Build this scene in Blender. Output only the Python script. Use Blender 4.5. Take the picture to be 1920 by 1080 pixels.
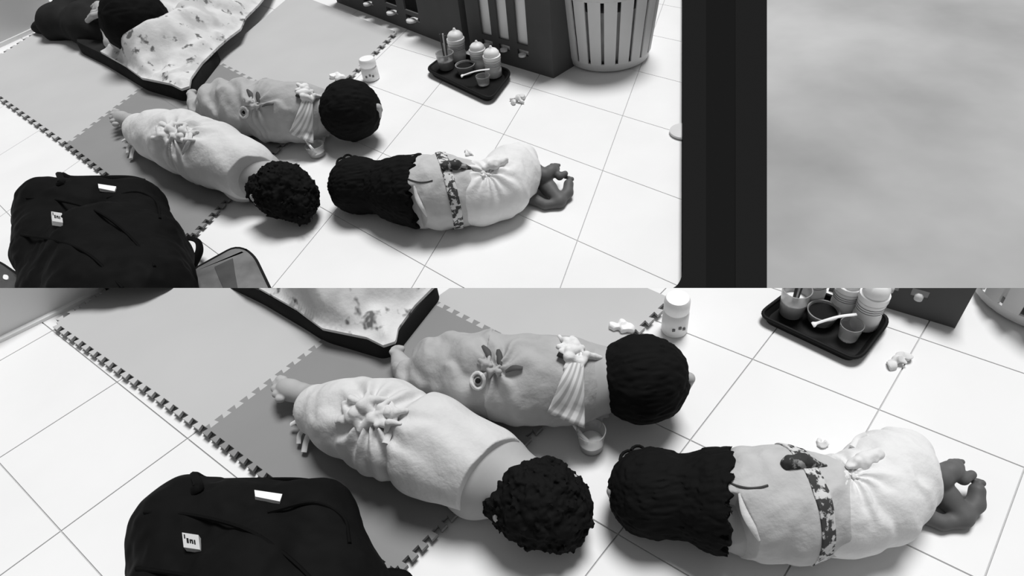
import bpy, bmesh, math, random
import numpy as np
from mathutils import Vector, Matrix
random.seed(7)
rng = np.random.default_rng(11)
scene = bpy.context.scene
for o in list(bpy.data.objects): bpy.data.objects.remove(o)
C = scene.collection

# ------------------------------------------------------------------ camera
F, H = 1200.0, 1.0
TILT = math.atan(.125)
PITCH = math.atan(1110 * math.cos(TILT) / F)
FW = np.array([0, math.cos(PITCH), -math.sin(PITCH)])
_r = np.array([1.0, 0, 0]); _u = np.cross(_r, FW)
RT = _r * math.cos(TILT) - _u * math.sin(TILT)
UP = _r * math.sin(TILT) + _u * math.cos(TILT)
EYE = np.array([0, 0, H])
cd = bpy.data.cameras.new('camera'); cam = bpy.data.objects.new('camera', cd); C.objects.link(cam)
cd.sensor_fit = 'HORIZONTAL'; cd.sensor_width = 36.0; cd.lens = F / 1920 * 36.0
cd.clip_start = .02; cd.clip_end = 60
cam.matrix_world = Matrix(((RT[0], UP[0], -FW[0], 0), (RT[1], UP[1], -FW[1], 0), (RT[2], UP[2], -FW[2], H), (0, 0, 0, 1)))
scene.camera = cam

# ------------------------------------------------------------------ light
w = bpy.data.worlds.new('room_light'); scene.world = w; w.use_nodes = True
w.node_tree.nodes['Background'].inputs[0].default_value = (1, 1, 1, 1)
w.node_tree.nodes['Background'].inputs[1].default_value = .19
sd = bpy.data.lights.new('ceiling_key', 'SUN'); sun = bpy.data.objects.new('ceiling_key', sd); C.objects.link(sun)
sd.energy = 3.25; sd.angle = math.radians(22)
sun.rotation_euler = Vector((-.20, -.30, -1.0)).to_track_quat('-Z', 'Y').to_euler()
sun.location = (.6, 2, 3)
vs = scene.view_settings
vs.view_transform = 'Standard'; vs.look = 'None'; vs.exposure = 0; vs.gamma = 1; vs.use_curve_mapping = False

# ------------------------------------------------------------------ pixel <-> floor
STEP = .14                                                     # added lift of the lower view's floor, keeps upper shadows off it
LIFT = {1: 0.0, -1: STEP, 0: 0.0}
def eye(side): return EYE - np.array([0, 0, LIFT[side]])        # camera position above that view's own floor
class Panel:
    """one of the two views of the room; (x, y) are given in some picture frame and mapped to the full frame"""
    def __init__(s, ax, bx, ay, by, k, side):
        s.ax, s.bx, s.ay, s.by, s.k, s.side = ax, bx, ay, by, k, side
        s.h = eye(side)[2]; s.eye = eye(side)
    def m(s, x, y): return s.ax * x + s.bx, s.ay * y + s.by
    def dir(s, x, y):
        x, y = s.m(x, y); d = FW * F + RT * (x - 960) - UP * (y - 540); return d / np.linalg.norm(d)
    def pt(s, x, y, z=0.0):
        d = s.dir(x, y); return s.eye + d * ((z - s.h) / d[2])
    def s(s, x, y): return ((s.pt(x, y) - s.eye) @ FW) / F * s.k
    def zfor(s, x, y, y2):
        """height above floor point (x,y) that shows at picture height y2"""
        b = s.pt(x, y); X, Y2 = s.m(x, y2); t = (540 - Y2) / F
        # solve for z: ((b+z)-EYE).UP = t * ((b+z)-EYE).FW
        q = b - s.eye; return (t * (q @ FW) - q @ UP) / (UP[2] - t * FW[2])
UA = Panel(1, 0, 1, 0, 1, 1)                                   # upper view, its own pixels
UB = Panel(.6502, -125.0, .6517, -254.5, .651, 1)              # upper view, addressed in the lower view's pixels
LB = Panel(1, 0, 1, 0, 1, -1)                                  # lower view, its own pixels
LA = Panel(1.538, 194.0, 1.534, 390.0, 1.536, -1)              # lower view, addressed in the upper view's pixels

# ------------------------------------------------------------------ materials
MATS = {}
def mat(name, v, rough=.7, noise=0, nscale=8, kind=None, v2=None, scale=20, spec=.3, trans=0, thr=.5, bump=0, emit=0):
    if name in MATS: return MATS[name]
    m = bpy.data.materials.new(name); m.use_nodes = True; nt = m.node_tree; b = nt.nodes['Principled BSDF']
    b.inputs['Roughness'].default_value = rough; b.inputs['Specular IOR Level'].default_value = spec
    b.inputs['Transmission Weight'].default_value = trans
    b.inputs['Base Color'].default_value = (v, v, v, 1)
    N = nt.nodes.new; L = nt.links.new
    tc = N('ShaderNodeTexCoord')
    def ramp(src, p0, c0, p1, c1, interp='LINEAR'):
        r = N('ShaderNodeValToRGB'); r.color_ramp.interpolation = interp
        r.color_ramp.elements[0].position = p0; r.color_ramp.elements[0].color = (c0, c0, c0, 1)
        r.color_ramp.elements[1].position = p1; r.color_ramp.elements[1].color = (c1, c1, c1, 1)
        L(src, r.inputs[0]); return r.outputs[0]
    col = None
    if noise:
        n = N('ShaderNodeTexNoise'); n.inputs['Scale'].default_value = nscale; n.inputs['Detail'].default_value = 5
        L(tc.outputs['Object'], n.inputs['Vector']); col = ramp(n.outputs[0], .3, v * (1 - noise), .7, min(1, v * (1 + noise)))
    if kind in ('floral', 'leopard'):
        n = N('ShaderNodeTexNoise'); n.inputs['Scale'].default_value = scale; n.inputs['Detail'].default_value = 3; n.inputs['Roughness'].default_value = .6
        L(tc.outputs['Object'], n.inputs['Vector'])
        if kind == 'floral':
            e = ramp(n.outputs[0], .585, v, .66, v2)
            n2 = N('ShaderNodeTexNoise'); n2.inputs['Scale'].default_value = scale * .55; n2.inputs['Detail'].default_value = 2
            L(tc.outputs['Object'], n2.inputs['Vector']); e2 = ramp(n2.outputs[0], .40, .80, .52, 1)
            mx = N('ShaderNodeMix'); mx.data_type = 'RGBA'; mx.blend_type = 'MULTIPLY'; mx.inputs[0].default_value = 1
            L(e, mx.inputs[6]); L(e2, mx.inputs[7]); col = mx.outputs[2]
        else:
            col = ramp(n.outputs[0], thr - .03, v2, thr + .03, v)
    if kind == 'stripe':
        wv = N('ShaderNodeTexWave'); wv.inputs['Scale'].default_value = scale; wv.bands_direction = 'X'
        L(tc.outputs['UV'], wv.inputs['Vector']); col = ramp(wv.outputs[0], .25, v2, .6, v)
    if col is not None: L(col, b.inputs['Base Color'])
    if bump:
        n = N('ShaderNodeTexNoise'); n.inputs['Scale'].default_value = bump; n.inputs['Detail'].default_value = 6
        L(tc.outputs['Object'], n.inputs['Vector'])
        bp = N('ShaderNodeBump'); bp.inputs['Strength'].default_value = .25; bp.inputs['Distance'].default_value = .01
        L(n.outputs[0], bp.inputs['Height']); L(bp.outputs[0], b.inputs['Normal'])
    MATS[name] = m; return m
M_TILE = mat('white_tile', .79, .6, .025, 5, spec=.12)
M_GROUT = mat('grey_grout', .50, .9, spec=0)
M_WALL = mat('pale_wall', .78, .8, .02, 3)
M_MATL = mat('light_foam', .49, .9, .03, 4, spec=.08)
M_MATD = mat('dark_foam', .25, .9, .05, 4, spec=.08)
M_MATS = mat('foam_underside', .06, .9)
M_SKIN = mat('skin', .40, .6, .06, 25)
M_SKIND = mat('skin_dark', .105, .6, .1, 25)  # darker skin tone, used on the folded legs
M_HAIR = mat('dark_hair', .009, .75, spec=.03)
M_SHEET = mat('pale_sheet', .62, .85, .04, 30, bump=60)
M_GREYW = mat('grey_wrap', .40, .85, .06, 30, bump=60)
M_WHITE = mat('white_cloth', .74, .85, .03, 30, bump=60)
M_SHIRT = mat('grey_shirt', .50, .85, .06, 30, bump=60)
M_LEO = mat('spotted_band', .62, .85, kind='leopard', v2=.05, scale=75, thr=.52)
M_LEOD = mat('dark_spotted_band', .35, .85, kind='leopard', v2=.04, scale=60, thr=.56)
M_STRIPE = mat('striped_cloth', .74, .85, kind='stripe', v2=.45, scale=1.0)
M_FLOR = mat('floral_blanket', .66, .85, kind='floral', v2=.14, scale=21, bump=40)
M_PAD = mat('dark_pad', .022, .9, .2, 12, spec=.05)
M_BAG = mat('black_nylon', .0075, .65, .15, 20, spec=.03)
M_BAG2 = mat('black_webbing', .0055, .7, spec=.03)
M_LABEL = mat('pale_label', .55, .7)
M_WLAB = mat('white_label', .85, .6)
M_INK = mat('dark_print', .015, .9, spec=.05)
M_POUCH = mat('grey_pouch', .14, .7, .35, 14)
M_POUCHD = mat('dark_pouch', .06, .7, .3, 14)
M_TRAY = mat('black_tray', .010, .6, spec=.12)
M_BOT = mat('milky_plastic', .80, .35, .04, 30)
M_BOT2 = mat('clear_plastic', .60, .2, trans=.55)
M_CAP = mat('white_cap', .90, .4)
M_CRATE = mat('dark_plastic', .085, .7, .08, 8, spec=.1)
M_CRIN = mat('crate_shade', .012, .8)
M_FILL = mat('pale_fill', .55, .7, .15, 25)
M_BASK = mat('pale_plastic', .64, .5, .03, 8)
M_BASKIN = mat('basket_shade', .12, .8)
M_FRAME = mat('black_frame', .0135, .9, spec=0)
M_FRAME2 = mat('blacker_frame', .010, .9, spec=0)
M_PANEL = mat('mottled_grey', .41, .9, .30, 1.3, spec=0)
M_TISSUE = mat('white_tissue', .72, .9)
M_GLASS = mat('clear_glass', .8, .08, trans=.75, spec=.5)

# ------------------------------------------------------------------ mesh tools
def tag(o, label=None, cat=None, group=None, kind=None):
    if label: o['label'] = label
    if cat: o['category'] = cat
    if group: o['group'] = group
    if kind: o['kind'] = kind
    return o
def thing(name, loc, label, cat, group=None, side=1):
    loc = (loc[0], loc[1], loc[2] + LIFT[side])
    o = bpy.data.objects.new(name, None); C.objects.link(o); o.location = loc; o.empty_display_size = .05
    return tag(o, label, cat, group)
def root_loc(o):
    v = Vector(o.location)
    while o.parent: o = o.parent; v = v + Vector(o.location)
    return v
def mk(name, V, Fc, m, parent=None, side=0, smooth=True, uv=None):
    """link one mesh, given in room coordinates; each view of the room ends at the seam plane between the two"""
    bm = bmesh.new()
    vs_ = [bm.verts.new(tuple(p)) for p in V]
    for f in Fc:
        try: bm.faces.new([vs_[i] for i in f])
        except ValueError: pass
    if uv is not None:
        lay = bm.loops.layers.uv.new('UVMap'); bm.verts.index_update()
        for f in bm.faces:
            for l in f.loops: l[lay].uv = uv[l.vert.index]
    if side:
        for v_ in bm.verts: v_.co.z += LIFT[side]
        d = (np.asarray(V) - eye(side)) @ UP * side
        if d.max() <= 1e-4: bm.free(); return None
        if d.min() < 0:
            r = bmesh.ops.bisect_plane(bm, geom=bm.verts[:] + bm.edges[:] + bm.faces[:], dist=1e-6,
                                       plane_co=tuple(EYE + UP * side * 2e-5), plane_no=tuple(UP * side), clear_inner=True, clear_outer=False)
            ed = [g for g in r['geom_cut'] if isinstance(g, bmesh.types.BMEdge) and g.is_valid]
            if ed and uv is None:
                try: bmesh.ops.triangle_fill(bm, edges=ed, use_beauty=True)
                except Exception: pass
            if not bm.faces: bm.free(); return None
    bmesh.ops.recalc_face_normals(bm, faces=bm.faces)
    me = bpy.data.meshes.new(name)
    if parent is not None: off = root_loc(parent)
    else:
        co = np.array([v.co[:] for v in bm.verts]); off = Vector(((co[:, 0].min() + co[:, 0].max()) / 2, (co[:, 1].min() + co[:, 1].max()) / 2, co[:, 2].min()))
    bmesh.ops.translate(bm, verts=bm.verts, vec=-off)
    bm.to_mesh(me); bm.free()
    if smooth:
        for p in me.polygons: p.use_smooth = True
        me.set_sharp_from_angle(angle=math.radians(50))
    me.materials.append(m)
    o = bpy.data.objects.new(name, me); C.objects.link(o)
    if parent is not None: o.parent = parent
    else: o.location = off
    return o
def prism(bot, top):
    n = len(bot); V = list(bot) + list(top)
    Fc = [tuple(range(n))[::-1], tuple(range(n, 2 * n))] + [(i, (i + 1) % n, n + (i + 1) % n, n + i) for i in range(n)]
    return V, Fc
def poly_slab(P, pts, z0, z1, inset=0):
    top = [P.pt(x, y, z1) for x, y in pts]
    return prism([np.array([p[0], p[1], z0]) for p in top], top)
def rounded(pts, r, n=5):
    """round the corners of a pixel polygon"""
    out = []; pts = [np.array(p, float) for p in pts]
    for i, p in enumerate(pts):
        a, b = pts[i - 1], pts[(i + 1) % len(pts)]
        rr = r[i] if isinstance(r, (list, tuple)) else r
        da = (a - p) / np.linalg.norm(a - p); db = (b - p) / np.linalg.norm(b - p)
        s, e = p + da * rr, p + db * rr
        for k in range(n + 1):
            t = k / n; out.append((1 - t) ** 2 * s + 2 * t * (1 - t) * p + t * t * e)
    return out
def box(c, ax, ay, az):
    c, ax, ay, az = map(np.asarray, (c, ax, ay, az))
    V = [c + sx * ax + sy * ay + sz * az for sz in (-1, 1) for sx, sy in ((-1, -1), (1, -1), (1, 1), (-1, 1))]
    return V, [(3, 2, 1, 0), (4, 5, 6, 7), (0, 1, 5, 4), (1, 2, 6, 5), (2, 3, 7, 6), (3, 0, 4, 7)]
def spline(pts, n=8):
    pts = [np.asarray(p, float) for p in pts]
    if len(pts) < 3: return pts
    q = [2 * pts[0] - pts[1]] + pts + [2 * pts[-1] - pts[-2]]; out = []
    for i in range(1, len(q) - 2):
        for k in range(n):
            t = k / n; a, b, c, d = q[i - 1:i + 3]
            out.append(.5 * (2 * b + (c - a) * t + (2 * a - 5 * b + 4 * c - d) * t * t + (3 * b - a - 3 * c + d) * t ** 3))
    return out + [pts[-1]]
def tube(pts, r, n=8, closed=False, flat=1.0):
    pts = [np.asarray(p, float) for p in pts]; m = len(pts); V = []; Fc = []
    rs = r if hasattr(r, '__len__') else [r] * m
    prev = None
    for i, p in enumerate(pts):
        a = pts[(i - 1) % m] if (i or closed) else p; b = pts[(i + 1) % m] if (i < m - 1 or closed) else p
        t = b - a; t /= np.linalg.norm(t) + 1e-12
        if prev is None: prev = np.cross(t, [0, 0, 1.0]); prev = prev if np.linalg.norm(prev) > 1e-3 else np.array([1.0, 0, 0])
        x = prev - t * (prev @ t); x /= np.linalg.norm(x) + 1e-12; y = np.cross(t, x); prev = x
        V += [p + rs[i] * (math.cos(k * 2 * math.pi / n) * x + flat * math.sin(k * 2 * math.pi / n) * y) for k in range(n)]
    for i in range(m if closed else m - 1):
        j = (i + 1) % m
        Fc += [(i * n + k, i * n + (k + 1) % n, j * n + (k + 1) % n, j * n + k) for k in range(n)]
    if not closed: Fc += [tuple(range(n))[::-1], tuple(range((m - 1) * n, m * n))]
    return V, Fc
def lathe(base, prof, n=24, axis=(0, 0, 1)):
    base = np.asarray(base, float); az = np.asarray(axis, float); az /= np.linalg.norm(az)
    ax = np.cross(az, [0, 1, .1]); ax /= np.linalg.norm(ax); ay = np.cross(az, ax); V = []; Fc = []
    for r, z in prof: V += [base + az * z + r * (math.cos(k * 2 * math.pi / n) * ax + math.sin(k * 2 * math.pi / n) * ay) for k in range(n)]
    for i in range(len(prof) - 1):
        Fc += [(i * n + k, i * n + (k + 1) % n, (i + 1) * n + (k + 1) % n, (i + 1) * n + k) for k in range(n)]
    Fc += [tuple(range(n))[::-1], tuple(range((len(prof) - 1) * n, len(prof) * n))]
    return V, Fc
def join(*parts):
    V = []; Fc = []
    for v, f in parts:
        o = len(V); V += list(v); Fc += [tuple(i + o for i in q) for q in f]
    return V, Fc

# ---- implicit surfaces: soft unions of tapered capsules, meshed with surface nets
_lat = rng.random((32, 32, 32)) * 2 - 1
def vnoise(p):
    i = np.floor(p).astype(int); f = p - i; f = f * f * (3 - 2 * f); r = 0
    for a in (0, 1):
        for b in (0, 1):
            for c in (0, 1):
                r = r + _lat[(i[:, 0] + a) % 32, (i[:, 1] + b) % 32, (i[:, 2] + c) % 32] * np.where(a, f[:, 0], 1 - f[:, 0]) * np.where(b, f[:, 1], 1 - f[:, 1]) * np.where(c, f[:, 2], 1 - f[:, 2])
    return r
def smin(a, b, k):
    h = np.maximum(k - np.abs(a - b), 0) / k; return np.minimum(a, b) - h * h * k * .25
class Shape:
    def __init__(s, P, z0=0.0): s.P, s.z0, s.pr = P, z0, []
    def node(s, q):
        x, y, r = q[:3]; u = s.P.s(x, y); rw = r * u; z = s.z0 + (q[3] * u if len(q) > 3 else rw)
        return s.P.pt(x, y, z), rw
    def chain(s, *q, k=12):
        n = [s.node(a) for a in q]; kw = k * s.P.s(q[0][0], q[0][1])
        if len(n) == 1: s.pr.append((n[0][0], n[0][1], n[0][0], n[0][1], kw))
        for a, b in zip(n, n[1:]): s.pr.append((a[0], a[1], b[0], b[1], kw))
        return s
    def ball(s, c, r, k=.006): s.pr.append((np.asarray(c), r, np.asarray(c), r, k)); return s
    def cap(s, a, ra, b, rb, k=.006): s.pr.append((np.asarray(a), ra, np.asarray(b), rb, k)); return s
    def __call__(s, p):
        d = None
        for a, ra, b, rb, k in s.pr:
            ab = b - a; L2 = ab @ ab
            if L2 < 1e-14: e = np.sqrt(((p - a) ** 2).sum(1)) - ra
            else:
                t = np.clip((p - a) @ ab / L2, 0, 1); e = np.sqrt(((p - a - t[:, None] * ab) ** 2).sum(1)) - (ra + t * (rb - ra))
            d = e if d is None else smin(d, e, k)
        return d
    def bounds(s, pad):
        lo = np.min([np.minimum(a - ra, b - rb) for a, ra, b, rb, k in s.pr], 0); hi = np.max([np.maximum(a + ra, b + rb) for a, ra, b, rb, k in s.pr], 0)
        return lo - pad, hi + pad
def nets(f, lo, hi, h):
    n = np.ceil((hi - lo) / h).astype(int) + 2
    g = np.stack(np.meshgrid(*[lo[i] + h * np.arange(n[i]) for i in range(3)], indexing='ij'), -1)
    K = 5; nb = -(-n // K); ctr = np.stack(np.meshgrid(*[lo[i] + h * (K * np.arange(nb[i]) + (K - 1) / 2) for i in range(3)], indexing='ij'), -1)
    cv = f(ctr.reshape(-1, 3)).reshape(nb); up_ = lambda a: a.repeat(K, 0).repeat(K, 1).repeat(K, 2)[:n[0], :n[1], :n[2]]
    v = up_(cv).copy(); near = up_(np.abs(cv) < K * h * 1.35)
    v[near] = f(g[near]); ins = v < 0                              # only blocks near the surface are sampled finely
    acc = np.zeros(tuple(n - 1) + (3,)); cnt = np.zeros(tuple(n - 1)); crosses = []
    for ax in range(3):
        s0 = [slice(None)] * 3; s1 = [slice(None)] * 3; s0[ax] = slice(0, -1); s1[ax] = slice(1, None)
        a, b = v[tuple(s0)], v[tuple(s1)]; cr = (a < 0) != (b < 0); crosses.append(cr)
        I = np.argwhere(cr); t = a[cr] / (a[cr] - b[cr]); p = lo + h * I.astype(float); p[:, ax] += h * t
        o = [i for i in range(3) if i != ax]
        for da in (0, 1):
            for db in (0, 1):
                J = I.copy(); J[:, o[0]] -= da; J[:, o[1]] -= db
                ok = (J >= 0).all(1) & (J < n - 1).all(1)
                np.add.at(acc, tuple(J[ok].T), p[ok]); np.add.at(cnt, tuple(J[ok].T), 1)
    act = cnt > 0; idx = -np.ones(act.shape, int); idx[act] = np.arange(act.sum()); V = acc[act] / cnt[act][:, None]; Fc = []
    for ax in range(3):
        I = np.argwhere(crosses[ax]); o = [(ax + 1) % 3, (ax + 2) % 3]
        ok = (I[:, o[0]] > 0) & (I[:, o[1]] > 0) & (I < np.array(n) - 1).all(1); I = I[ok]
        q = []
        for da, db in ((1, 1), (0, 1), (0, 0), (1, 0)):
            J = I.copy(); J[:, o[0]] -= da; J[:, o[1]] -= db; q.append(idx[tuple(J.T)])
        q = np.stack(q, 1); flip = ~ins[tuple(I.T)]; q[flip] = q[flip][:, ::-1]; Fc.append(q[(q >= 0).all(1)])
    return V, np.concatenate(Fc).tolist()
def blob(name, shape, f, m, parent, P, res=3.0, at=(900, 800), zfloor=None, pad=.012):
    h = res * P.s(*at); zf = shape.z0 if zfloor is None else zfloor
    lo, hi = shape.bounds(pad); g = lambda p: np.maximum(f(p), zf - p[:, 2]); lo[2] = max(lo[2], zf - 2 * h)
    V, Fc = nets(g, lo, hi, h)
    return mk(name, V, Fc, m, parent, P.side)
def hit(P, f, x, y, off=0.0):
    """point where the line of sight of a picture position meets a surface"""
    d = P.dir(x, y); p = P.eye + d * .3
    for _ in range(160):
        e = float(f(p[None])[0])
        if e < 2e-4 or p[2] < 0: break
        p = p + d * e * .8
    return p - d * off
def on(P, f, pts, off): return [hit(P, f, x, y, off * P.s(x, y)) for x, y in pts]

# ------------------------------------------------------------------ floor of tiles
def vdir(x, y):
    d = FW * F + RT * (x - 960) - UP * (y - 540); d[2] = 0; return d / np.linalg.norm(d[:2])
def in_view(p, side):
    q = np.asarray(p) - eye(side); zz = q @ FW
    return zz > .1, 960 + F * (q @ RT) / zz, 540 - F * (q @ UP) / zz
gap = .0011
def ground(side, label):
    b = mk('floor', *prism([(-4, -.5, -.05), (4.5, -.5, -.05), (4.5, 7, -.05), (-4, 7, -.05)], [(-4, -.5, -.003), (4.5, -.5, -.003), (4.5, 7, -.003), (-4, 7, -.003)]), M_GROUT, None, side, smooth=False)
    return tag(b, label, None, None, 'structure')
floors = {1: ground(1, 'white tiled floor of the upper view'), -1: ground(-1, 'white tiled floor of the lower view, lifted by an added step')}
def tiles(side, V1, V2, o1, o2, xlim):
    d1, d2 = vdir(*V1) * eye(side)[2], vdir(*V2) * eye(side)[2]
    for i in range(len(o1) - 1):
        for j in range(len(o2) - 1):
            a0, a1, b0, b1 = o1[i] + gap, o1[i + 1] - gap, o2[j] + gap, o2[j + 1] - gap
            q = [d2 * a + d1 * b for a, b in ((a0, b0), (a1, b0), (a1, b1), (a0, b1))]
            vis = False
            for s in np.linspace(0, 1, 5):
                for t in np.linspace(0, 1, 5):
                    p = d2 * (a0 + (a1 - a0) * s) + d1 * (b0 + (b1 - b0) * t); ok, x, y = in_view(p, side)
                    if ok and xlim[0] < x < xlim[1] and -60 < y < 1140 and (y < 545 if side > 0 else y > 535): vis = True
            if vis:
                e = .0006
                V, Fc = prism([p - np.array([0, 0, .02]) for p in q], [p - np.array([0, 0, e]) for p in q])
                c = sum(q) / 4; V2_ = [c + (p - c) * (1 - e * 3) for p in q]
                V = list(V) + V2_; Fc = [f for k, f in enumerate(Fc) if k != 1] + [(4, 5, 9, 8), (5, 6, 10, 9), (6, 7, 11, 10), (7, 4, 8, 11), (8, 9, 10, 11)]
                mk('floor_tile', V, Fc, M_TILE, floors[side], side, smooth=False)
tiles(1, (1487, -709), (-779, -425), [.328 + .377 * k for k in range(-7, 13)], [.754 - .319 * 4 + .319 * k for k in range(18)], (-400, 2500))
tiles(-1, (2480, -689), (-1010, -254), [-1.53, -1.31, -1.085, -.86, -.635, -.41, -.185, .035, .265, .51, .765, 1.025, 1.292, 1.589, 1.88, 2.17], [-.85, -.6, -.335, -.082, .16, .444, .668, .905, 1.1226, 1.34, 1.56, 1.78, 2.0, 2.22], (-500, 2700))

# walls behind the mats (upper-left corner of both views)
def wall(n, P, a, b, h, side):
    a, b = P.pt(*a), P.pt(*b); d = (b - a) / np.linalg.norm(b - a); a = a - d * .6
    nrm = np.array([-d[1], d[0], 0]); z = np.array([0, 0, h])
    o = mk('wall_' + n, *prism([a, b, b + nrm * .08, a + nrm * .08], [a + z, b + z, b + nrm * .08 + z, a + nrm * .08 + z]), M_WALL, None, side, smooth=False)
    tag(o, 'pale grey wall behind the mats', None, None, 'structure')
    s = mk('baseboard_' + n, *prism([a - nrm * .012, b - nrm * .012, b, a], [a - nrm * .012 + z * .05, b - nrm * .012 + z * .05, b + z * .05, a + z * .05]), M_CAP, None, side, smooth=False)
    tag(s, 'low white skirting along the wall', None, None, 'structure')
wall('back', UA, (0, 88), (112, 37), .34, 1)
wall('left', LB, (0, 637), (196, 541), .14, -1)

# dark frame and grey panel at the right of the upper view
def bar(n, x0, x1, z, m, label, fil=False):
    pts = [(x0, -60), (x1, -60), (x1, 560), (x0, 560)]
    if fil: pts = [(x0, -60), (x1, -60), (x1, 560), (1240, 560), (1262, 540)] + [(1280 - 22 * (1 - math.cos(t)), 502 + 38 * math.sin(t)) for t in np.linspace(1.3, 0, 9)]
    o = mk('trim_%d' % n, *poly_slab(UA, pts, 0, z, 0), m, None, 1, smooth=False); tag(o, label, None, None, 'structure')
bar(1, 1280, 1324, .030, M_FRAME, 'outer bar of the wide black frame beside the white tiles', True)
bar(2, 1324, 1379, .029, M_FRAME2, 'recessed middle bar of the wide black frame')
bar(3, 1379, 1438, .031, M_FRAME, 'inner bar of the black frame beside the grey panel')
o = mk('wall_right', *poly_slab(UA, [(1438, -60), (2500, -60), (2500, 570), (1438, 570)], 0, .028), M_PANEL, None, 1, smooth=False)
tag(o, 'mottled grey panel right of the black frame', None, None, 'structure')

# ------------------------------------------------------------------ foam mats
MATZ = .014
def toothed(P, quad, teeth, amp, z):
    """outline of a jigsaw mat on the floor; amp is the depth of the tabs in metres"""
    c = [P.pt(x, y, z) for x, y in quad]; out = []; ctr = sum(c) / 4
    for i in range(4):
        a, b = c[i], c[(i + 1) % 4]; d = b - a; L = np.linalg.norm(d); d /= L; nrm = np.array([d[1], -d[0], 0])
        if nrm @ (ctr - a) > 0: nrm = -nrm
        n = teeth[i]; out.append(a)
        if not n: continue
        if n < 0: n, nrm = -n, -nrm
        for k in range(n):
            t0 = (k + .25) / n * L; t1 = (k + .75) / n * L; w_ = L / n * .06
            for t, h_ in ((t0 + w_, 0), (t0 - w_, amp), (t1 + w_, amp), (t1 - w_, 0)): out.append(a + d * t + nrm * h_)
    return out
def foam(P, quad, teeth, m, amp, label, ztop=MATZ):
    c = P.pt(sum(q[0] for q in quad) / 4, sum(q[1] for q in quad) / 4)
    pts = [np.array(toothed(P, quad, teeth, amp, ztop))][0]
    t = thing('foam_mat', (c[0], c[1], 0), label, 'mat', 'jigsaw foam mats', side=P.side)
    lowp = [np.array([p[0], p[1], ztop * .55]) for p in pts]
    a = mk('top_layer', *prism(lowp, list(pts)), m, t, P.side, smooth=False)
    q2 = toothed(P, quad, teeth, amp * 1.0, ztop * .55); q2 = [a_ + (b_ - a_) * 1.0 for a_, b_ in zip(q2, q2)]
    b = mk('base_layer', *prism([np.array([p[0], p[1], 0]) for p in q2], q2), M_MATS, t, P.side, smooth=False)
    if a is None and b is None: bpy.data.objects.remove(t)
for P, am, tx in ((LB, .010, 'lower view'), (UB, .014, 'upper view')):
    foam(P, [(105, 605), (385, 800), (603, 637), (330, 462)], (18, 10, 0, 12), M_MATL, am, 'light grey jigsaw mat left of the floral blanket, ' + tx)
    foam(P, [(385, 800), (740, 1066), (948, 855), (603, 637)], (18, 12, 0, -10), M_MATD, am, 'dark grey jigsaw mat under the person in the pale sheet, ' + tx, MATZ)
    foam(P, [(603, 637), (948, 855), (1091, 711), (806, 566)], (0, 7, 14, 0), M_MATD, am, 'dark grey jigsaw mat between blanket and person in grey wrap, ' + tx, MATZ)
    foam(P, [(806, 566), (1091, 711), (1255, 558), (985, 440)] if P is LB else [(806, 566), (1091, 711), (1330, 480), (1040, 370)], (-14, 9 if P is LB else 13, 0, 0), M_MATL, am, 'light grey jigsaw mat behind the person in grey wrap, ' + tx)

# ------------------------------------------------------------------ people
def head(S, P, c, r, face):
    """head with ears, nose, brow and lips turned towards `face`; returns hair shape"""
    face = np.asarray(face, float); face /= np.linalg.norm(face); up = np.array([0, 0, 1.0]); side = np.cross(face, up); side /= np.linalg.norm(side); up = np.cross(side, face)
    S.ball(c, r * .93, r * .2)
    S.ball(c + face * r * .25 - up * r * .1, r * .78, r * .2)
    S.cap(c + face * r * .92, r * .07, c + face * r * 1.0 - up * r * .2, r * .12, r * .1)
    S.ball(c + face * r * .86 - up * r * .45, r * .13, r * .12)
    for s in (-1, 1):
        S.cap(c + side * s * r * 1.0 + up * r * .10, r * .14, c + side * s * r * .98 - up * r * .18, r * .09, r * .05)
        S.ball(c + face * r * .78 + side * s * r * .33 + up * r * .05, r * .15, r * .1)
    return face
def hairdo(P, S, c, r, face, parent, extra=(), curl=.10, freq=26, at=(900, 800), cut=.52, end=None):
    Hs = Shape(P, S.z0); Hs.ball(c, r * 1.03, r * .2)
    for q in extra: Hs.chain(*q, k=20)
    ff = freq / .07
    def f(p):
        d = Hs(p) + r * curl * (.5 * vnoise(p / r * 4.2 + 3) + .5 * vnoise(p / r * (np.array([4.0, 16.0, 16.0]) if curl < .1 else np.array([9.0, 9.0, 9.0])) + 7) + (.35 * vnoise(p / r * 17) if curl >= .1 else 0))
        d = np.maximum(d, ((p - c) @ face) - r * cut)
        return d if end is None else np.maximum(d, end(p) + r * .16 * vnoise(p / r * np.array([1.0, 7.0, 7.0])))
    return blob('hair', Hs, f, M_HAIR, parent, P, 2.6, at)
def toes(S, P, pts, r, z):
    for i, (x, y) in enumerate(pts): S.chain((x, y, r * (1.25 if i == 0 else .85), z), (x + 5, y, r * (1.1 if i == 0 else .8), z), k=2)
def plane_cut(P, a, b, za, zb, keep):
    """signed distance to the upright plane through two picture points, negative on the side of `keep`"""
    A, B = P.pt(*a, za * P.s(*a)), P.pt(*b, zb * P.s(*b)); d = B - A; n = np.cross(d, [0, 0, 1.0]); n /= np.linalg.norm(n)
    if (P.pt(*keep) - A) @ n > 0: n = -n
    return lambda p: (p - A) @ n

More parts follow.
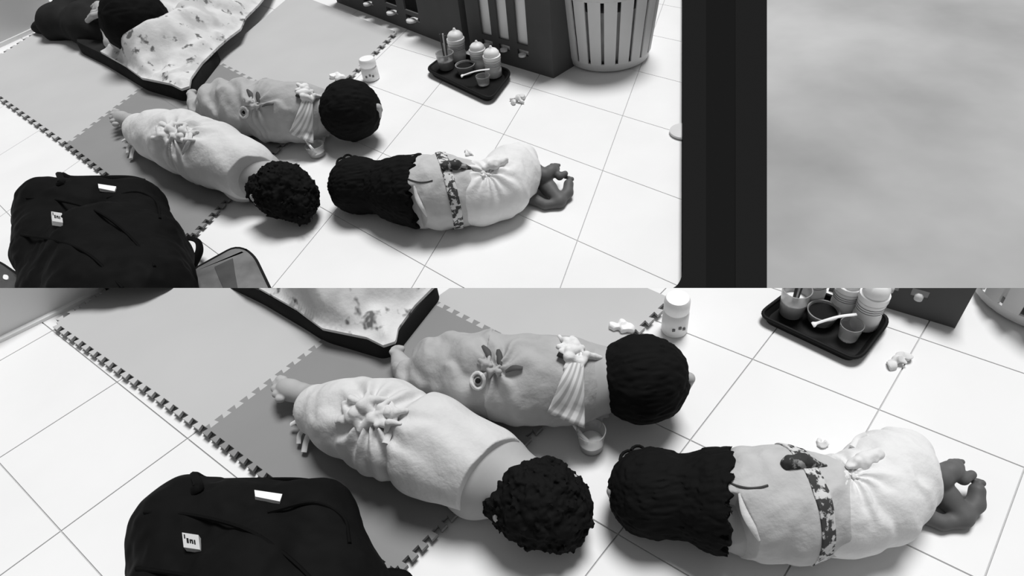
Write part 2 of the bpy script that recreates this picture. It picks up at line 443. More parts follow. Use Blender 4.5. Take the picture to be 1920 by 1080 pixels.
def plane_hit(P, f, a, b, keep):
    A, B = hit(P, f, *a), hit(P, f, *b); n = np.cross(B - A, [0, 0, 1.0]); n /= np.linalg.norm(n)
    if (P.pt(*keep) - A) @ n > 0: n = -n
    return lambda p: (p - A) @ n
def knot(name, P, f, at, m, parent, n=5, size=14, seed=1, lift=4):
    """bunched cloth knot: crumpled, overlapping folds heaped on one point of a surface"""
    r_ = random.Random(seed); S = Shape(P); u = P.s(*at)
    for i in range(n):
        x, y = at[0] + (r_.random() - .5) * size * 1.7, at[1] + (r_.random() - .5) * size * 1.1; a = r_.random() * 6.28; L = size * (.45 + .5 * r_.random())
        q = [hit(P, f, x + math.cos(a + k * .7) * L * (k - 1), y + math.sin(a + k * .7) * L * (k - 1) * .8, (lift * (.3 + (k == 1))) * u) for k in range(3)]
        rr = size * (.13 + .10 * r_.random()) * u
        S.cap(q[0], rr * .8, q[1], rr * 1.2, size * .05 * u); S.cap(q[1], rr * 1.2, q[2], rr * .7, size * .05 * u)
    g = lambda p: S(p) + size * .06 * u * vnoise(p / (size * u) * 3.0)
    return blob(name, S, g, m, parent, P, 1.5, at, zfloor=-.01)

def person_sheet(P, tx):
    z0 = MATZ; at = (800, 840); u = P.s(*at)
    t = thing('person', P.pt(780, 850, 0), 'person with curly hair wrapped in pale knotted sheet, one bare foot showing, ' + tx, 'person', 'people lying on the floor', side=P.side)
    B = Shape(P, z0); c, r = B.node((1006, 938, 72))
    face = head(B, P, c, r, (-.35, .9, -.1))
    B.chain((985, 925, 46), (945, 898, 58), (908, 882, 67), (880, 872, 66), (820, 848, 58), (760, 826, 58), (680, 795, 56), k=25)
    B.chain((950, 852, 28, 46), (885, 932, 34), k=30)
    B.chain((680, 780, 40), (612, 758, 28, 46), (588, 742, 17, 46), (566, 738, 17, 38), (546, 732, 18, 36), (536, 728, 17, 36), k=10)
    toes(B, P, [(526, 714), (517, 720), (515, 729), (517, 739), (523, 748)], 8.2, 38)
    B.chain((680, 800, 40), (612, 785, 26, 30), (580, 778, 15, 22), (562, 772, 11, 20), k=10); toes(B, P, [(556, 766), (553, 772), (553, 778)], 5, 20)
    blob('body', B, B, M_SKIN, t, P, 2.4, at)
    hairdo(P, B, c, r, face, t, [[(1025, 945, 66), (1050, 955, 56)], [(1052, 985, 44)], [(1060, 925, 38)], [(945, 932, 40, 74)]], .13, at=at)
    for i in range(9):
        a = -1.0 + i * .3; x, y = 1052 + 46 * math.cos(a), 955 + 58 * math.sin(a); q = [P.pt(x + 7 * math.cos(a + k * 1.3) , y + 8 * math.sin(a + k * 1.3), z0 + (40 - k * 4) * u) for k in range(5)]
        mk('curl', *tube(spline(q, 4), 2.0 * u, 6), M_HAIR, t, P.side)
    S = Shape(P, z0)
    S.chain((600, 768, 45), (655, 782, 64), (720, 800, 77), (800, 832, 82), (905, 880, 77), k=22)
    cut = plane_hit(P, S, (918, 838), (856, 932), (700, 800)); kn = hit(P, S, 695, 778); kn2 = P.pt(700, 800, z0 + 40 * u)
    ax = P.pt(880, 872) - P.pt(620, 770); ax /= np.linalg.norm(ax)
    def f(p):
        q = p - kn; dist = np.sqrt((q ** 2).sum(1)); along = q @ ax; z = q[:, 2]; lat = q @ np.cross([0, 0, 1.0], ax)
        ang = np.arctan2(along, -lat + 1e-9)
        near = np.exp(-(dist / (95 * u)) ** 2)
        fold = near * 6.5 * u * np.sin(ang * 11 + 2 * vnoise(p / (40 * u))) * np.clip(dist / (22 * u), 0, 1)
        dent = 10 * u * np.exp(-((along - 42 * u) / (11 * u)) ** 2) + 7 * u * np.exp(-(dist / (24 * u)) ** 2)
        soft = 2.6 * u * vnoise(p / (26 * u)) * np.clip(1 - along / (150 * u), .2, 1) + 1.3 * u * np.sin(lat / (9 * u) + along / (30 * u)) * np.clip((along - 60 * u) / (60 * u), 0, 1)
        return S(p) + fold + dent + soft
    sh = blob('sheet', S, lambda p: np.maximum(f(p), cut(p)), M_SHEET, t, P, 2.0, at)
    knot('knot', P, f, (686, 768), M_SHEET, sh, 12, 36, 3, 6); knot('knot', P, f, (724, 786), M_SHEET, sh, 6, 24, 5, 5)
    q = on(P, f, [(742, 770), (738, 790), (730, 812), (722, 832)], 4); mk('tie', *tube(spline(q, 5), 6 * u, 8, flat=.6), M_SHEET, sh, P.side)
    for k, (pts, rr) in enumerate((([(590, 790, 34), (574, 802, 26), (562, 815, 20), (560, 832, 12)], 6), ([(596, 795, 36), (582, 810, 30), (574, 828, 18), (570, 848, 9)], 7), ([(592, 772, 40), (578, 778, 34), (556, 790, 26), (546, 796, 18)], 5))):
        mk('tassel', *tube(spline([P.pt(x, y, z0 + z * u) for x, y, z in pts], 5), rr * u, 8, flat=.6), M_WHITE, t, P.side)

def person_grey(P, tx):
    z0 = MATZ; at = (960, 720); u = P.s(*at)
    t = thing('person', P.pt(980, 740, 0), 'person wrapped in grey knotted cloth with striped bib at the chest, ' + tx, 'person', 'people lying on the floor', side=P.side)
    B = Shape(P, z0); c, r = B.node((1204, 708, 76))
    face = head(B, P, c, r, (.25, .9, -.05))
    B.chain((1140, 712, 46), (1090, 714, 64), (980, 708, 64), (900, 704, 60), k=25)
    B.chain((880, 700, 40), (812, 695, 30), (768, 700, 22), (752, 684, 15, 26), (744, 664, 11, 34), k=12)
    toes(B, P, [(748, 654), (742, 652), (737, 655), (734, 660)], 5.5, 40)
    B.chain((1120, 752, 22), (1118, 770, 15, 16), (1112, 778, 13, 14), k=10)
    for k in range(4): B.chain((1098 + k * 9, 782 + k * 1.5, 5.2, 12), (1097 + k * 9, 792 + k * 1.2, 4.6, 8), k=2)
    B.chain((1126, 776, 5.5, 16), (1138, 779, 5, 12), k=2)
    blob('body', B, B, M_SKIN, t, P, 2.2, at)
    hairdo(P, B, c, r, face, t, (), .05, at=at, cut=.45)
    S = Shape(P, z0)
    S.chain((782, 705, 36), (835, 692, 58), (900, 702, 70), (985, 712, 74), (1060, 714, 72), (1118, 712, 60), k=18)
    S.chain((752, 692, 17, 22), (775, 716, 26), (830, 724, 36), k=8)
    kn = hit(P, S, 930, 690); ax = P.pt(1100, 712) - P.pt(800, 700); ax /= np.linalg.norm(ax); k2 = hit(P, S, 812, 690)
    def f(p):
        q = p - kn; dist = np.sqrt((q ** 2).sum(1)); along = q @ ax; lat = q @ np.cross([0, 0, 1.0], ax); ang = np.arctan2(along, -lat + 1e-9)
        near = np.exp(-(dist / (80 * u)) ** 2)
        h2 = np.sqrt(((p - k2) ** 2).sum(1))
        return S(p) + near * 4.5 * u * np.sin(ang * 7 + 2.4 * vnoise(p / (35 * u))) * np.clip(dist / (18 * u), 0, 1) + 9 * u * np.exp(-(h2 / (20 * u)) ** 2) \
            + 2.2 * u * vnoise(p / (22 * u)) + np.where(along < -20 * u, 4.2, .8) * u * np.sin((along * .9 + lat * .7) / (10 * u) + 1.5 * vnoise(p / (30 * u)))
    sh = blob('wrap', S, f, M_GREYW, t, P, 2.0, at)
    knot('knot', P, f, (922, 688), M_GREYW, sh, 8, 20, 9, 5)
    for pts in ([(934, 655), (936, 668), (938, 684)], [(948, 697), (962, 690), (980, 690)], [(905, 648), (914, 660), (918, 672)]):
        q = on(P, f, pts, 3); mk('strap_end', *tube(spline(q, 4), [2.5 * u + 3.2 * u * math.sin(k * .38) for k in range(9)], 8, flat=.5), M_POUCHD, sh, P.side)
    ring = [hit(P, f, 896 + 12 * math.cos(a), 714 + 15 * math.sin(a), 3 * u) for a in np.linspace(0, 6.283, 18)[:-1]]
    mk('loop', *tube(ring, 3.2 * u, 7, True), M_SHEET, sh, P.side)
    q = hit(P, f, 896, 714, 1.5 * u); mk('button', *lathe(q, [(1 * u, -2 * u), (4.5 * u, -1 * u), (4.5 * u, 2 * u), (2 * u, 3 * u)], 12, (0, -.6, .8)), M_INK, sh, P.side)
    # striped bib: pleated sheet over the chest
    n, mm = 22, 16; V = []; uv = []
    for j in range(mm):
        v = j / (mm - 1)
        for i in range(n):
            a = i / (n - 1); xl, yl = 1070 - 44 * v ** 1.2, 655 + 118 * v; xr, yr = 1094 + 2 * v, 655 + 148 * v
            x, y = xl + (xr - xl) * a, yl + (yr - yl) * a ** .9
            p = hit(P, f, x, min(y, 768), (5 + 2.5 * v * math.sin(a * 11)) * u)
            if y > 768: p = P.pt(x, y, max(z0 + 3 * u, p[2] - (y - 768) * .55 * u))
            V.append(p); uv.append((a * 1.3 + v * .9, v))
    Fc = [(j * n + i, j * n + i + 1, (j + 1) * n + i + 1, (j + 1) * n + i) for j in range(mm - 1) for i in range(n - 1)]
    o = mk('bib', V, Fc, M_STRIPE, t, P.side, uv=uv)
    if o: md = o.modifiers.new('thick', 'SOLIDIFY'); md.thickness = 2.5 * u; md.offset = 0
    if o:
        knot('bow', P, S, (1076, 655), M_WHITE, o, 8, 32, 4, 6)
        q = on(P, S, [(1046, 664), (1056, 668), (1068, 668)], 8); mk('ribbon', *tube(q, 5 * u, 8, flat=.5), M_PAD, o, P.side)

def person_white(P, tx):
    z0 = 0.0005; at = (1540, 930); u = P.s(*at)
    t = thing('person', P.pt(1540, 960, 0), 'person in grey shirt and white wrap with dark bare legs folded, ' + tx, 'person', 'people lying on the floor', side=P.side)
    B = Shape(P, z0); c, r = B.node((1228, 924, 74))
    face = head(B, P, c, r, (.1, .95, -.05))
    B.chain((1300, 930, 46), (1370, 935, 70), (1500, 945, 76), (1610, 940, 66), k=25)
    B.chain((1345, 950, 60, 70), (1388, 975, 56, 58), (1406, 1000, 38, 38), k=20)
    o1 = blob('body', B, B, M_SKIN, t, P, 2.4, at)
    Lg = Shape(P, z0)
    Lg.chain((1650, 920, 46), (1715, 890, 36, 48), (1742, 896, 27, 40), (1775, 932, 21, 26), (1806, 968, 18, 17), k=10)
    Lg.chain((1806, 968, 17, 16), (1829, 945, 15, 20), (1832, 920, 14, 30), k=8); toes(Lg, P, [(1836, 906), (1829, 902), (1822, 900)], 6, 34)
    Lg.chain((1700, 950, 22, 22), (1765, 980, 13, 13), (1804, 976, 14, 14), k=8)  # thin extra limb put in where the tone is mostly shadow
    Lg.chain((1720, 880, 30, 60), (1762, 896, 18, 56), (1782, 884, 17, 54), (1792, 876, 14, 52), k=8)
    Lg.chain((1786, 880, 12, 52), (1806, 898, 10, 48), (1822, 890, 8, 48), k=5); toes(Lg, P, [(1784, 868), (1791, 865), (1799, 866)], 6, 54)
    blob('legs', Lg, Lg, M_SKIND, t, P, 2.0, at)
    hairdo(P, B, c, r, face, t, [[(1215, 925, 66)], [(1290, 930, 70, 74), (1352, 938, 85, 86), (1400, 942, 97, 93)]], .06, at=at, cut=1.2, end=plane_hit(P, Shape(P, z0).chain((1352, 938, 85, 86), (1400, 942, 97, 93)), (1374, 880), (1366, 985), (1250, 925)))
    for (cx, cy, rr) in ((1180, 862, 17), (1196, 850, 14)):
        q = [P.pt(cx + rr * math.cos(a), cy + rr * math.sin(a), z0 + 75 * u) for a in np.linspace(0, 6.283, 15)[:-1]]
        mk('curl', *tube(q, 3.4 * u, 6, True), M_HAIR, t, P.side)
    S = Shape(P, z0); S.chain((1340, 936, 74), (1405, 942, 90), (1470, 944, 93), (1530, 945, 86), k=20)
    ax = P.pt(1600, 945) - P.pt(1380, 938); ax /= np.linalg.norm(ax); lt = np.cross([0, 0, 1.0], ax)
    def f(p): return S(p) + 2.6 * u * vnoise(p / (28 * u)) + 1.6 * u * np.sin((p @ ax - .5 * (p @ lt)) / (9 * u) + 2 * vnoise(p / (30 * u)))
    pA = plane_hit(P, S, (1390, 932), (1420, 1000), (1500, 940)); pB = plane_hit(P, S, (1372, 924), (1420, 930), (1420, 860))
    o3 = plane_cut(P, (1345, 1000), (1340, 850), 30, 60, (1500, 940)); o2 = lambda p: np.maximum(np.minimum(pA(p), pB(p)), o3(p))
    sh = blob('shirt', S, lambda p: np.maximum(f(p), o2(p)), M_SHIRT, t, P, 2.2, at)
    b1 = plane_cut(P, (1440, 856), (1494, 1030), 80, 25, (1600, 940)); b2 = plane_cut(P, (1472, 852), (1524, 1028), 80, 25, (1300, 940))
    blob('spotted_band', S, lambda p: np.maximum(np.maximum(f(p) - 3 * u, b1(p)), b2(p)), M_LEO, sh, P, 2.0, at)
    q = on(P, f, [(1362, 902), (1380, 910), (1402, 915), (1424, 914), (1440, 910)], .2); mk('pocket_edge', *tube(spline(q, 5), 2.0 * u, 6), M_POUCHD, sh, P.side)
    q = on(P, f, [(1386, 925), (1396, 960), (1412, 990), (1424, 1014)], .5); mk('sleeve_hem', *tube(spline(q, 5), [(2 + 4.5 * math.sin(k / 15 * 3.14)) * u for k in range(16)], 8, flat=.45), M_SHEET, sh, P.side)
    W = Shape(P, z0); W.chain((1516, 946, 84), (1580, 948, 82), (1634, 932, 80), (1668, 892, 76), (1690, 858, 54), k=16)
    kn = hit(P, W, 1598, 888)
    def g(p):
        q_ = p - kn; dist = np.sqrt((q_ ** 2).sum(1)); along = q_ @ ax; lat = q_ @ lt; ang = np.arctan2(along, -lat + 1e-9)
        return W(p) + np.exp(-(dist / (75 * u)) ** 2) * 3.6 * u * np.sin(ang * 11 + 1.5 * vnoise(p / (30 * u))) * np.clip(dist / (15 * u), 0, 1) + 8 * u * np.exp(-(dist / (17 * u)) ** 2) \
            + 2.0 * u * vnoise(p / (30 * u)) + 1.6 * u * np.sin((along + lat * .8) / (10 * u) + 2 * vnoise(p / (30 * u))) * np.clip(along / (60 * u), 0, 1)
    wr = blob('white_wrap', W, lambda p: np.maximum(g(p), b2(p) * -1 - 4 * u), M_WHITE, t, P, 2.2, at)
    knot('knot', P, g, (1594, 890), M_WHITE, wr, 6, 13, 21, 4)
    RF = Shape(P); q = [hit(P, g, 1590, 874, 5 * u), hit(P, g, 1618, 864, 6 * u), hit(P, g, 1648, 850, 4 * u)]
    RF.cap(q[0], 7 * u, q[1], 12 * u, 4 * u); RF.cap(q[1], 12 * u, q[2], 10 * u, 4 * u)
    blob('rolled_fold', RF, lambda p: RF(p) + 2.4 * u * vnoise(p / (9 * u)), M_WHITE, wr, P, 1.6, at)
    q = on(P, g, [(1598, 838), (1608, 822), (1625, 814)], 5); mk('tie', *tube(spline(q, 5), 5 * u, 8, flat=.5), M_WHITE, wr, P.side)
    q = on(P, g, [(1548, 872), (1570, 876), (1588, 886)], 2); mk('tie', *tube(spline(q, 5), 3.4 * u, 8), M_SHIRT, wr, P.side)
    K = Shape(P); q = [hit(P, f, 1476, 868, 6 * u), hit(P, f, 1506, 864, 9 * u), hit(P, g, 1546, 874, 6 * u)]
    K.cap(q[0], 11 * u, q[1], 12 * u, 5 * u); K.cap(q[1], 12 * u, q[2], 4 * u, 5 * u)
    blob('spotted_bow', K, lambda p: K(p) + 2 * u * vnoise(p / (9 * u)), M_LEOD, sh, P, 1.8, at)

for P, tx in ((UB, 'upper view'), (LB, 'lower view')):
    person_grey(P, tx); person_sheet(P, tx); person_white(P, tx)

# ------------------------------------------------------------------ sleeping pad, floral blanket and the person under it
def bed(P, tx):
    u = P.s(300, 80); at = (300, 80); zt = MATZ + 16 * u
    pts = rounded([(140, 82), (215, -6), (300, -120), (500, -90), (440, -10), (396, 70), (408, 98), (352, 168), (336, 172), (268, 152), (190, 106)], [10, 12, 12, 8, 8, 8, 6, 5, 5, 8, 8], 3)
    top = [P.pt(x, y, zt) for x, y in pts]; ctr = sum(top) / len(top)
    bot = [np.array([p[0], p[1], MATZ]) for p in top]; ins = [ctr + (p - ctr) * .985 + np.array([0, 0, 5 * u]) for p in top]
    n = len(pts); V, Fc = prism(bot, top); V = V + ins; Fc = [q for i, q in enumerate(Fc) if i != 1] + [(n + i, n + (i + 1) % n, 2 * n + (i + 1) % n, 2 * n + i) for i in range(n)] + [tuple(range(2 * n, 3 * n))]
    o = mk('sleeping_pad', V, Fc, M_PAD, None, P.side); 
    if o: tag(o, 'dark sleeping pad under the floral blanket, ' + tx, 'sleeping pad')
    zp = zt + 5 * u
    Bd = Shape(P, zp); 
    c, r = Bd.node((256, 40, 44))
    # blanket over the body
    G = Shape(P, zp); G.chain((275, 95, 34, 16), (330, 85, 36, 14), (395, 30, 32, 12), (460, -60, 30, 10), k=20); G.chain((300, 40, 40, 20), (370, -10, 40, 16), (440, -80, 34, 10), k=20)
    out = [(190, 100), (228, 79), (262, 74), (300, 40), (330, -20), (540, -85), (505, -12), (486, 12), (462, 36), (452, 58), (428, 76), (412, 90), (380, 122), (360, 150), (357, 166), (342, 171), (322, 161), (268, 150), (236, 126)]
    T = [P.pt(x, y, zp)[:2] for x, y in out]; T = np.array(T)
    lo, hi = T.min(0), T.max(0); st = 3.0 * u
    xs = np.arange(lo[0], hi[0], st); ys = np.arange(lo[1], hi[1], st)
    gx, gy = np.meshgrid(xs, ys, indexing='ij'); q = np.stack([gx.ravel(), gy.ravel()], 1)
    inside = np.zeros(len(q), bool); dist = np.full(len(q), 9.0)
    for i in range(len(T)):
        a, b = T[i - 1], T[i]; cr = ((a[1] > q[:, 1]) != (b[1] > q[:, 1])) & (q[:, 0] < (b[0] - a[0]) * (q[:, 1] - a[1]) / (b[1] - a[1] + 1e-12) + a[0]); inside ^= cr
        ab = b - a; t = np.clip((q - a) @ ab / (ab @ ab), 0, 1); dist = np.minimum(dist, np.sqrt(((q - a - t[:, None] * ab) ** 2).sum(1)))
    # cells on the rim slide onto the hem line
    for i_ in np.where(dist < st * .75)[0]:
        best = None
        for i in range(len(T)):
            a, b = T[i - 1], T[i]; ab = b - a; t = np.clip((q[i_] - a) @ ab / (ab @ ab), 0, 1); cpt = a + t * ab; dd = ((q[i_] - cpt) ** 2).sum()
            if best is None or dd < best[0]: best = (dd, cpt)
        q[i_] = best[1]; inside[i_] = True; dist[i_] = 0
    # height of the cloth: body bulge from capsules, easing down to the hem
    hgt = np.zeros(len(q))
    for a, ra, b, rb, k in G.pr:
        ab = (b - a)[:2]; t = np.clip((q - a[:2]) @ ab / (ab @ ab), 0, 1); d = np.sqrt(((q - a[:2] - t[:, None] * ab) ** 2).sum(1)); rr = ra + t * (rb - ra)
        hgt = np.maximum(hgt, (a[2] + rr - zp) * np.exp(-(d / (rr * 1.15)) ** 2))
    p3 = np.c_[q, np.zeros(len(q))]
    rip = 3.5 * u * vnoise(p3 / (16 * u)) + 2.6 * u * np.sin((q[:, 0] * .8 - q[:, 1] * .6) / (9 * u) + 2.5 * vnoise(p3 / (30 * u)))
    edge = np.clip(dist / (16 * u), 0, 1); edge = edge * edge * (3 - 2 * edge)
    z = zp + 2 * u + 7 * u + (hgt + rip) * edge - 5 * u * (1 - edge)
    id_ = -np.ones(len(q), int); id_[inside] = np.arange(inside.sum()); id_ = id_.reshape(gx.shape)
    V = np.c_[q, z][inside]; a, b, c_, d = id_[:-1, :-1], id_[1:, :-1], id_[1:, 1:], id_[:-1, 1:]; qd = np.stack([a, b, c_, d], -1).reshape(-1, 4); Fc = qd[(qd >= 0).all(1)].tolist()
    # thickness: a lower skin
    used = np.unique(np.array(Fc)); rem = -np.ones(len(V), int); rem[used] = np.arange(len(used)); V = V[used]; Fc = [[rem[i] for i in f_] for f_ in Fc]
    bm = {}
    for f_ in Fc:
        for i in range(4):
            e = (f_[i], f_[(i + 1) % 4]); bm[e] = 1
    bd = [e for e in bm if (e[1], e[0]) not in bm]; n = len(V); Vl = V.copy(); Vl[:, 2] = np.maximum(Vl[:, 2] - 6 * u, zp + .3 * u)
    Fa = Fc + [[n + i for i in f_[::-1]] for f_ in Fc] + [[e[1], e[0], n + e[0], n + e[1]] for e in bd]
    bl = mk('blanket', np.r_[V, Vl], Fa, M_FLOR, None, P.side)
    if bl: tag(bl, 'white floral blanket over a person, on the dark pad, ' + tx, 'blanket')
    if P.side > 0:
        Pw = Shape(P, MATZ * .3); Pw.chain((68, 52, 8, 12), (110, 44, 22, 24), (170, 50, 30, 28), (226, 70, 26, 22), k=25); Pw.chain((110, 40, 22, 26), (150, 8, 26, 30), (215, -8, 34, 34), k=30); Pw.chain((180, 40, 34, 26), (235, 40, 30, 20), k=25)
        pw = blob('pillow', Pw, lambda p: Pw(p) + 2.5 * u * vnoise(p / (22 * u)), M_PAD, None, P, 2.0, at); tag(pw, 'dark pillow under the head and raised hand at the wall', 'pillow')
        t = thing('person', P.pt(300, 60, zp), 'person under the floral blanket, hand raised beside the dark-haired head', 'person', 'people lying on the floor', side=P.side)
        face = head(Bd, P, c, r, (.2, .95, .0))
        Bd.chain((285, 52, 20, 20), (300, 60, 26, 18), (370, 10, 22, 12), k=12)
        Bd.chain((240, 92, 12, 10), (208, 80, 10, 10), (203, 55, 10, 16), (200, 34, 9, 30), (196, 24, 10, 36), k=6)
        Bd.chain((194, 22, 9, 36), (186, 12, 8, 40), k=5)
        for i, (x, y) in enumerate([(172, 16), (174, 24), (168, 33), (164, 39)]): Bd.chain((190, 14 + i * 4, 5, 38), ((190 + x) / 2 - 2, (14 + i * 4 + y) / 2 - 3, 4.6, 38), (x, y, 3.8, 30), k=2)
        Bd.chain((202, 26, 5, 34), (210, 12, 4.4, 36), k=2)
        blob('body', Bd, Bd, M_SKIN, t, P, 1.3, at)
        hairdo(P, Bd, c, r, face, t, [[(256, 40, 45)]], .05, at=at, cut=.45)
bed(UA, 'upper view'); bed(LA, 'lower view')

# ------------------------------------------------------------------ backpack
def backpack(P, tx):
    at = (190, 420); u = P.s(*at)
    t = thing('backpack', P.pt(190, 480, 0), 'bulging black backpack with small pale label patch, lying beside the mats, ' + tx, 'backpack', 'black backpacks', side=P.side)
    S = Shape(P, 0.0)
    S.chain((104, 398, 55, 62), (170, 406, 60, 60), (258, 384, 46, 52), k=22)
    S.chain((104, 398, 56, 62), (108, 472, 60, 64), (124, 550, 66), k=22)
    S.chain((250, 400, 52, 56), (268, 480, 70, 62), (270, 560, 84), k=22)
    S.chain((188, 472, 80), (196, 560, 86), k=22)
    ax = P.pt(270, 480) - P.pt(90, 480); ax /= np.linalg.norm(ax)
    f = lambda p: S(p) + 3.6 * u * vnoise(p / (34 * u)) + 1.6 * u * vnoise(p / (13 * u))
    bd = blob('bag_body', S, f, M_BAG, t, P, 2.4, at)
    for pts in ([(50, 372), (110, 376), (180, 396), (240, 440), (290, 500)], [(200, 372), (255, 360), (292, 378), (300, 410)], [(40, 440), (110, 452), (170, 480), (230, 540)]):
        q = on(P, f, pts, .8); mk('seam_piping', *tube(spline(q, 6), 2.2 * u, 6), M_BAG2, t, P.side)
    q = [hit(P, f, 108, 346, 2 * u), hit(P, f, 116, 340, 8 * u), P.pt(112, 326, 96 * u), P.pt(132, 334, 92 * u), P.pt(180, 334, 88 * u), P.pt(240, 334, 84 * u), P.pt(270, 340, 76 * u)]
    mk('carry_handle', *tube(spline(q, 6), 6 * u, 8, flat=.6), M_BAG2, t, P.side)
    # right shoulder strap loop with a gap in it
    q = [P.pt(325, 452, 50 * u), P.pt(350, 447, 40 * u), P.pt(370, 452, 34 * u), P.pt(374, 470, 26 * u), P.pt(364, 494, 16 * u), P.pt(354, 520, 8 * u), P.pt(345, 560, 8 * u)]
    mk('shoulder_strap', *tube(spline(q, 6), 7 * u, 8, flat=.5), M_BAG2, t, P.side)
    q = [P.pt(330, 456, 46 * u), P.pt(346, 474, 34 * u), P.pt(350, 492, 22 * u), P.pt(340, 530, 12 * u)]
    mk('strap_web', *tube(spline(q, 6), 7 * u, 8, flat=.5), M_BAG2, t, P.side)
    def patch(name, m, quad, th, parent, lift=1.0):
        mx, my = sum(q_[0] for q_ in quad) / 4, sum(q_[1] for q_ in quad) / 4
        c = hit(P, f, mx, my); e = 6 * u; gr = np.array([float(f((c + d_)[None])[0] - f((c - d_)[None])[0]) for d_ in (np.array([e, 0, 0]), np.array([0, e, 0]), np.array([0, 0, e]))])
        nrm = gr / np.linalg.norm(gr); c = c + nrm * (2.5 * u + max(0, max(float((hit(P, f, *q_) - c) @ nrm) for q_ in quad))); pl = []
        for x, y in quad:
            d_ = P.dir(x, y); pl.append(P.eye + d_ * (((c - P.eye) @ nrm) / (d_ @ nrm)))
        return mk(name, *prism([p - nrm * 6 * u for p in pl], [p + nrm * .5 * u for p in pl]), m, parent, P.side, smooth=False), pl, nrm
    patch('white_tag', M_WLAB, [(184, 345), (214, 349), (220, 353), (214, 359), (184, 353)][:1] + [(218, 350), (215, 359), (185, 353)], 1.2, t)
    lab, pl, nrm = patch('label_patch', M_LABEL, [(96, 397), (116, 400), (118, 418), (98, 415)], 1.2, t)
    if lab:
        ex, ey = (pl[1] - pl[0]), (pl[3] - pl[0])
        def mark(x0, y0, x1, y1):
            P4 = [pl[0] + ex * x + ey * y + nrm * .5 * u for x, y in ((x0, y0), (x1, y0), (x1, y1), (x0, y1))]
            mk('print_mark', *prism(P4, [p + nrm * .5 * u for p in P4]), M_INK, lab, P.side, smooth=False)
        mark(.24, .35, .36, .68); mark(.42, .40, .50, .66); mark(.50, .40, .62, .50); mark(.55, .52, .63, .68); mark(.68, .40, .76, .70); mark(.10, .12, .17, .40)
backpack(UA, 'upper view'); backpack(LA, 'lower view')

# pouches beside the upper backpack
def pouch(P, pts, rad, m, mdark, z, label, dots=()):
    pp = rounded(pts, rad, 5); top = [P.pt(x, y, z) for x, y in pp]; c = sum(top) / len(top); c0 = (c[0], c[1], 0)
    t = thing('zip_pouch', c0, label, 'pouch', side=P.side)
    bot = [np.array([p[0], p[1], 0]) for p in top]; n = len(top); V, Fc = prism(bot, top)
    cm = c + np.array([0, 0, .012]); ins = [c + (p - c) * .82 + np.array([0, 0, .010]) for p in top]; V = V + ins
    Fc = [q for i, q in enumerate(Fc) if i != 1] + [(n + i, n + (i + 1) % n, 2 * n + (i + 1) % n, 2 * n + i) for i in range(n)] + [tuple(range(2 * n, 3 * n))]
    mk('pouch_body', V, Fc, m, t, P.side); mk('piping', *tube(top, .004, 6, True), mdark, t, P.side)
    for a in dots: mk(a[0], *poly_slab(P, a[2], z + .009, z + .0125), a[1], t, P.side, smooth=False)
pouch(UA, [(352, 512), (446, 460), (476, 478), (515, 560), (380, 580)], [22, 22, 18, 20, 20], M_POUCH, M_INK, .03, 'grey rounded zip pouch right of the black backpack', [('dark_patch', M_POUCHD, [(402, 500), (436, 484), (440, 512), (446, 545), (424, 552), (410, 520)])])
pouch(UA, [(-60, 470), (0, 492), (40, 520), (70, 575), (-60, 590)], [10, 14, 14, 14, 10], M_POUCHD, M_INK, .03, 'dark grey pouch with white spot left of the black backpack', [('white_spot', M_WLAB, rounded([(6, 514), (16, 516), (15, 525), (5, 523)], 4, 3))])

# ------------------------------------------------------------------ tray and what stands on it
def bottle(P, name, x, y, ytop, r, label, m=M_BOT, cap=True, z0=.006):
    u = P.s(x, y); b = P.pt(x, y, z0); R_ = r * u; h = P.zfor(x, y, ytop) - z0
    t = thing(name, b, label, 'bottle' if cap else 'cup', 'feeding bottles on the tray' if cap else None, side=P.side)
    hb = h * (.55 if cap else 1)
    if cap:
        mk('bottle_body', *lathe(b, [(R_ * .86, 0), (R_ * .95, h * .03), (R_ * .95, hb * .45), (R_ * .86, hb * .55), (R_ * .95, hb * .68), (R_ * .95, hb), (R_ * .8, hb * 1.04)]), m, t, P.side)
        mk('collar', *lathe(b, [(R_ * .9, hb * 1.04), (R_, hb * 1.06), (R_, hb * 1.25), (R_ * .9, hb * 1.28)]), M_CAP, t, P.side)
        mk('cap', *lathe(b, [(R_ * .88, hb * 1.28), (R_ * .86, hb * 1.45), (R_ * .62, hb * 1.6), (R_ * .3, hb * 1.66), (R_ * .17, hb * 1.74), (R_ * .12, h * 1.0), (R_ * .03, h * 1.01)]), M_CAP, t, P.side)
        for k in range(3): mk('measure_mark', *lathe(b, [(R_ * .955, hb * (.72 + k * .08)), (R_ * .965, hb * (.72 + k * .08)), (R_ * .965, hb * (.74 + k * .08)), (R_ * .955, hb * (.74 + k * .08))]), M_POUCH, t, P.side)
    else:
        mk('cup_body', *lathe(b, [(R_ * .75, 0), (R_ * .8, h * .03), (R_, h), (R_ * .93, h), (R_ * .75, h * .08), (.001, h * .07)]), m, t, P.side)
    return t, b, h
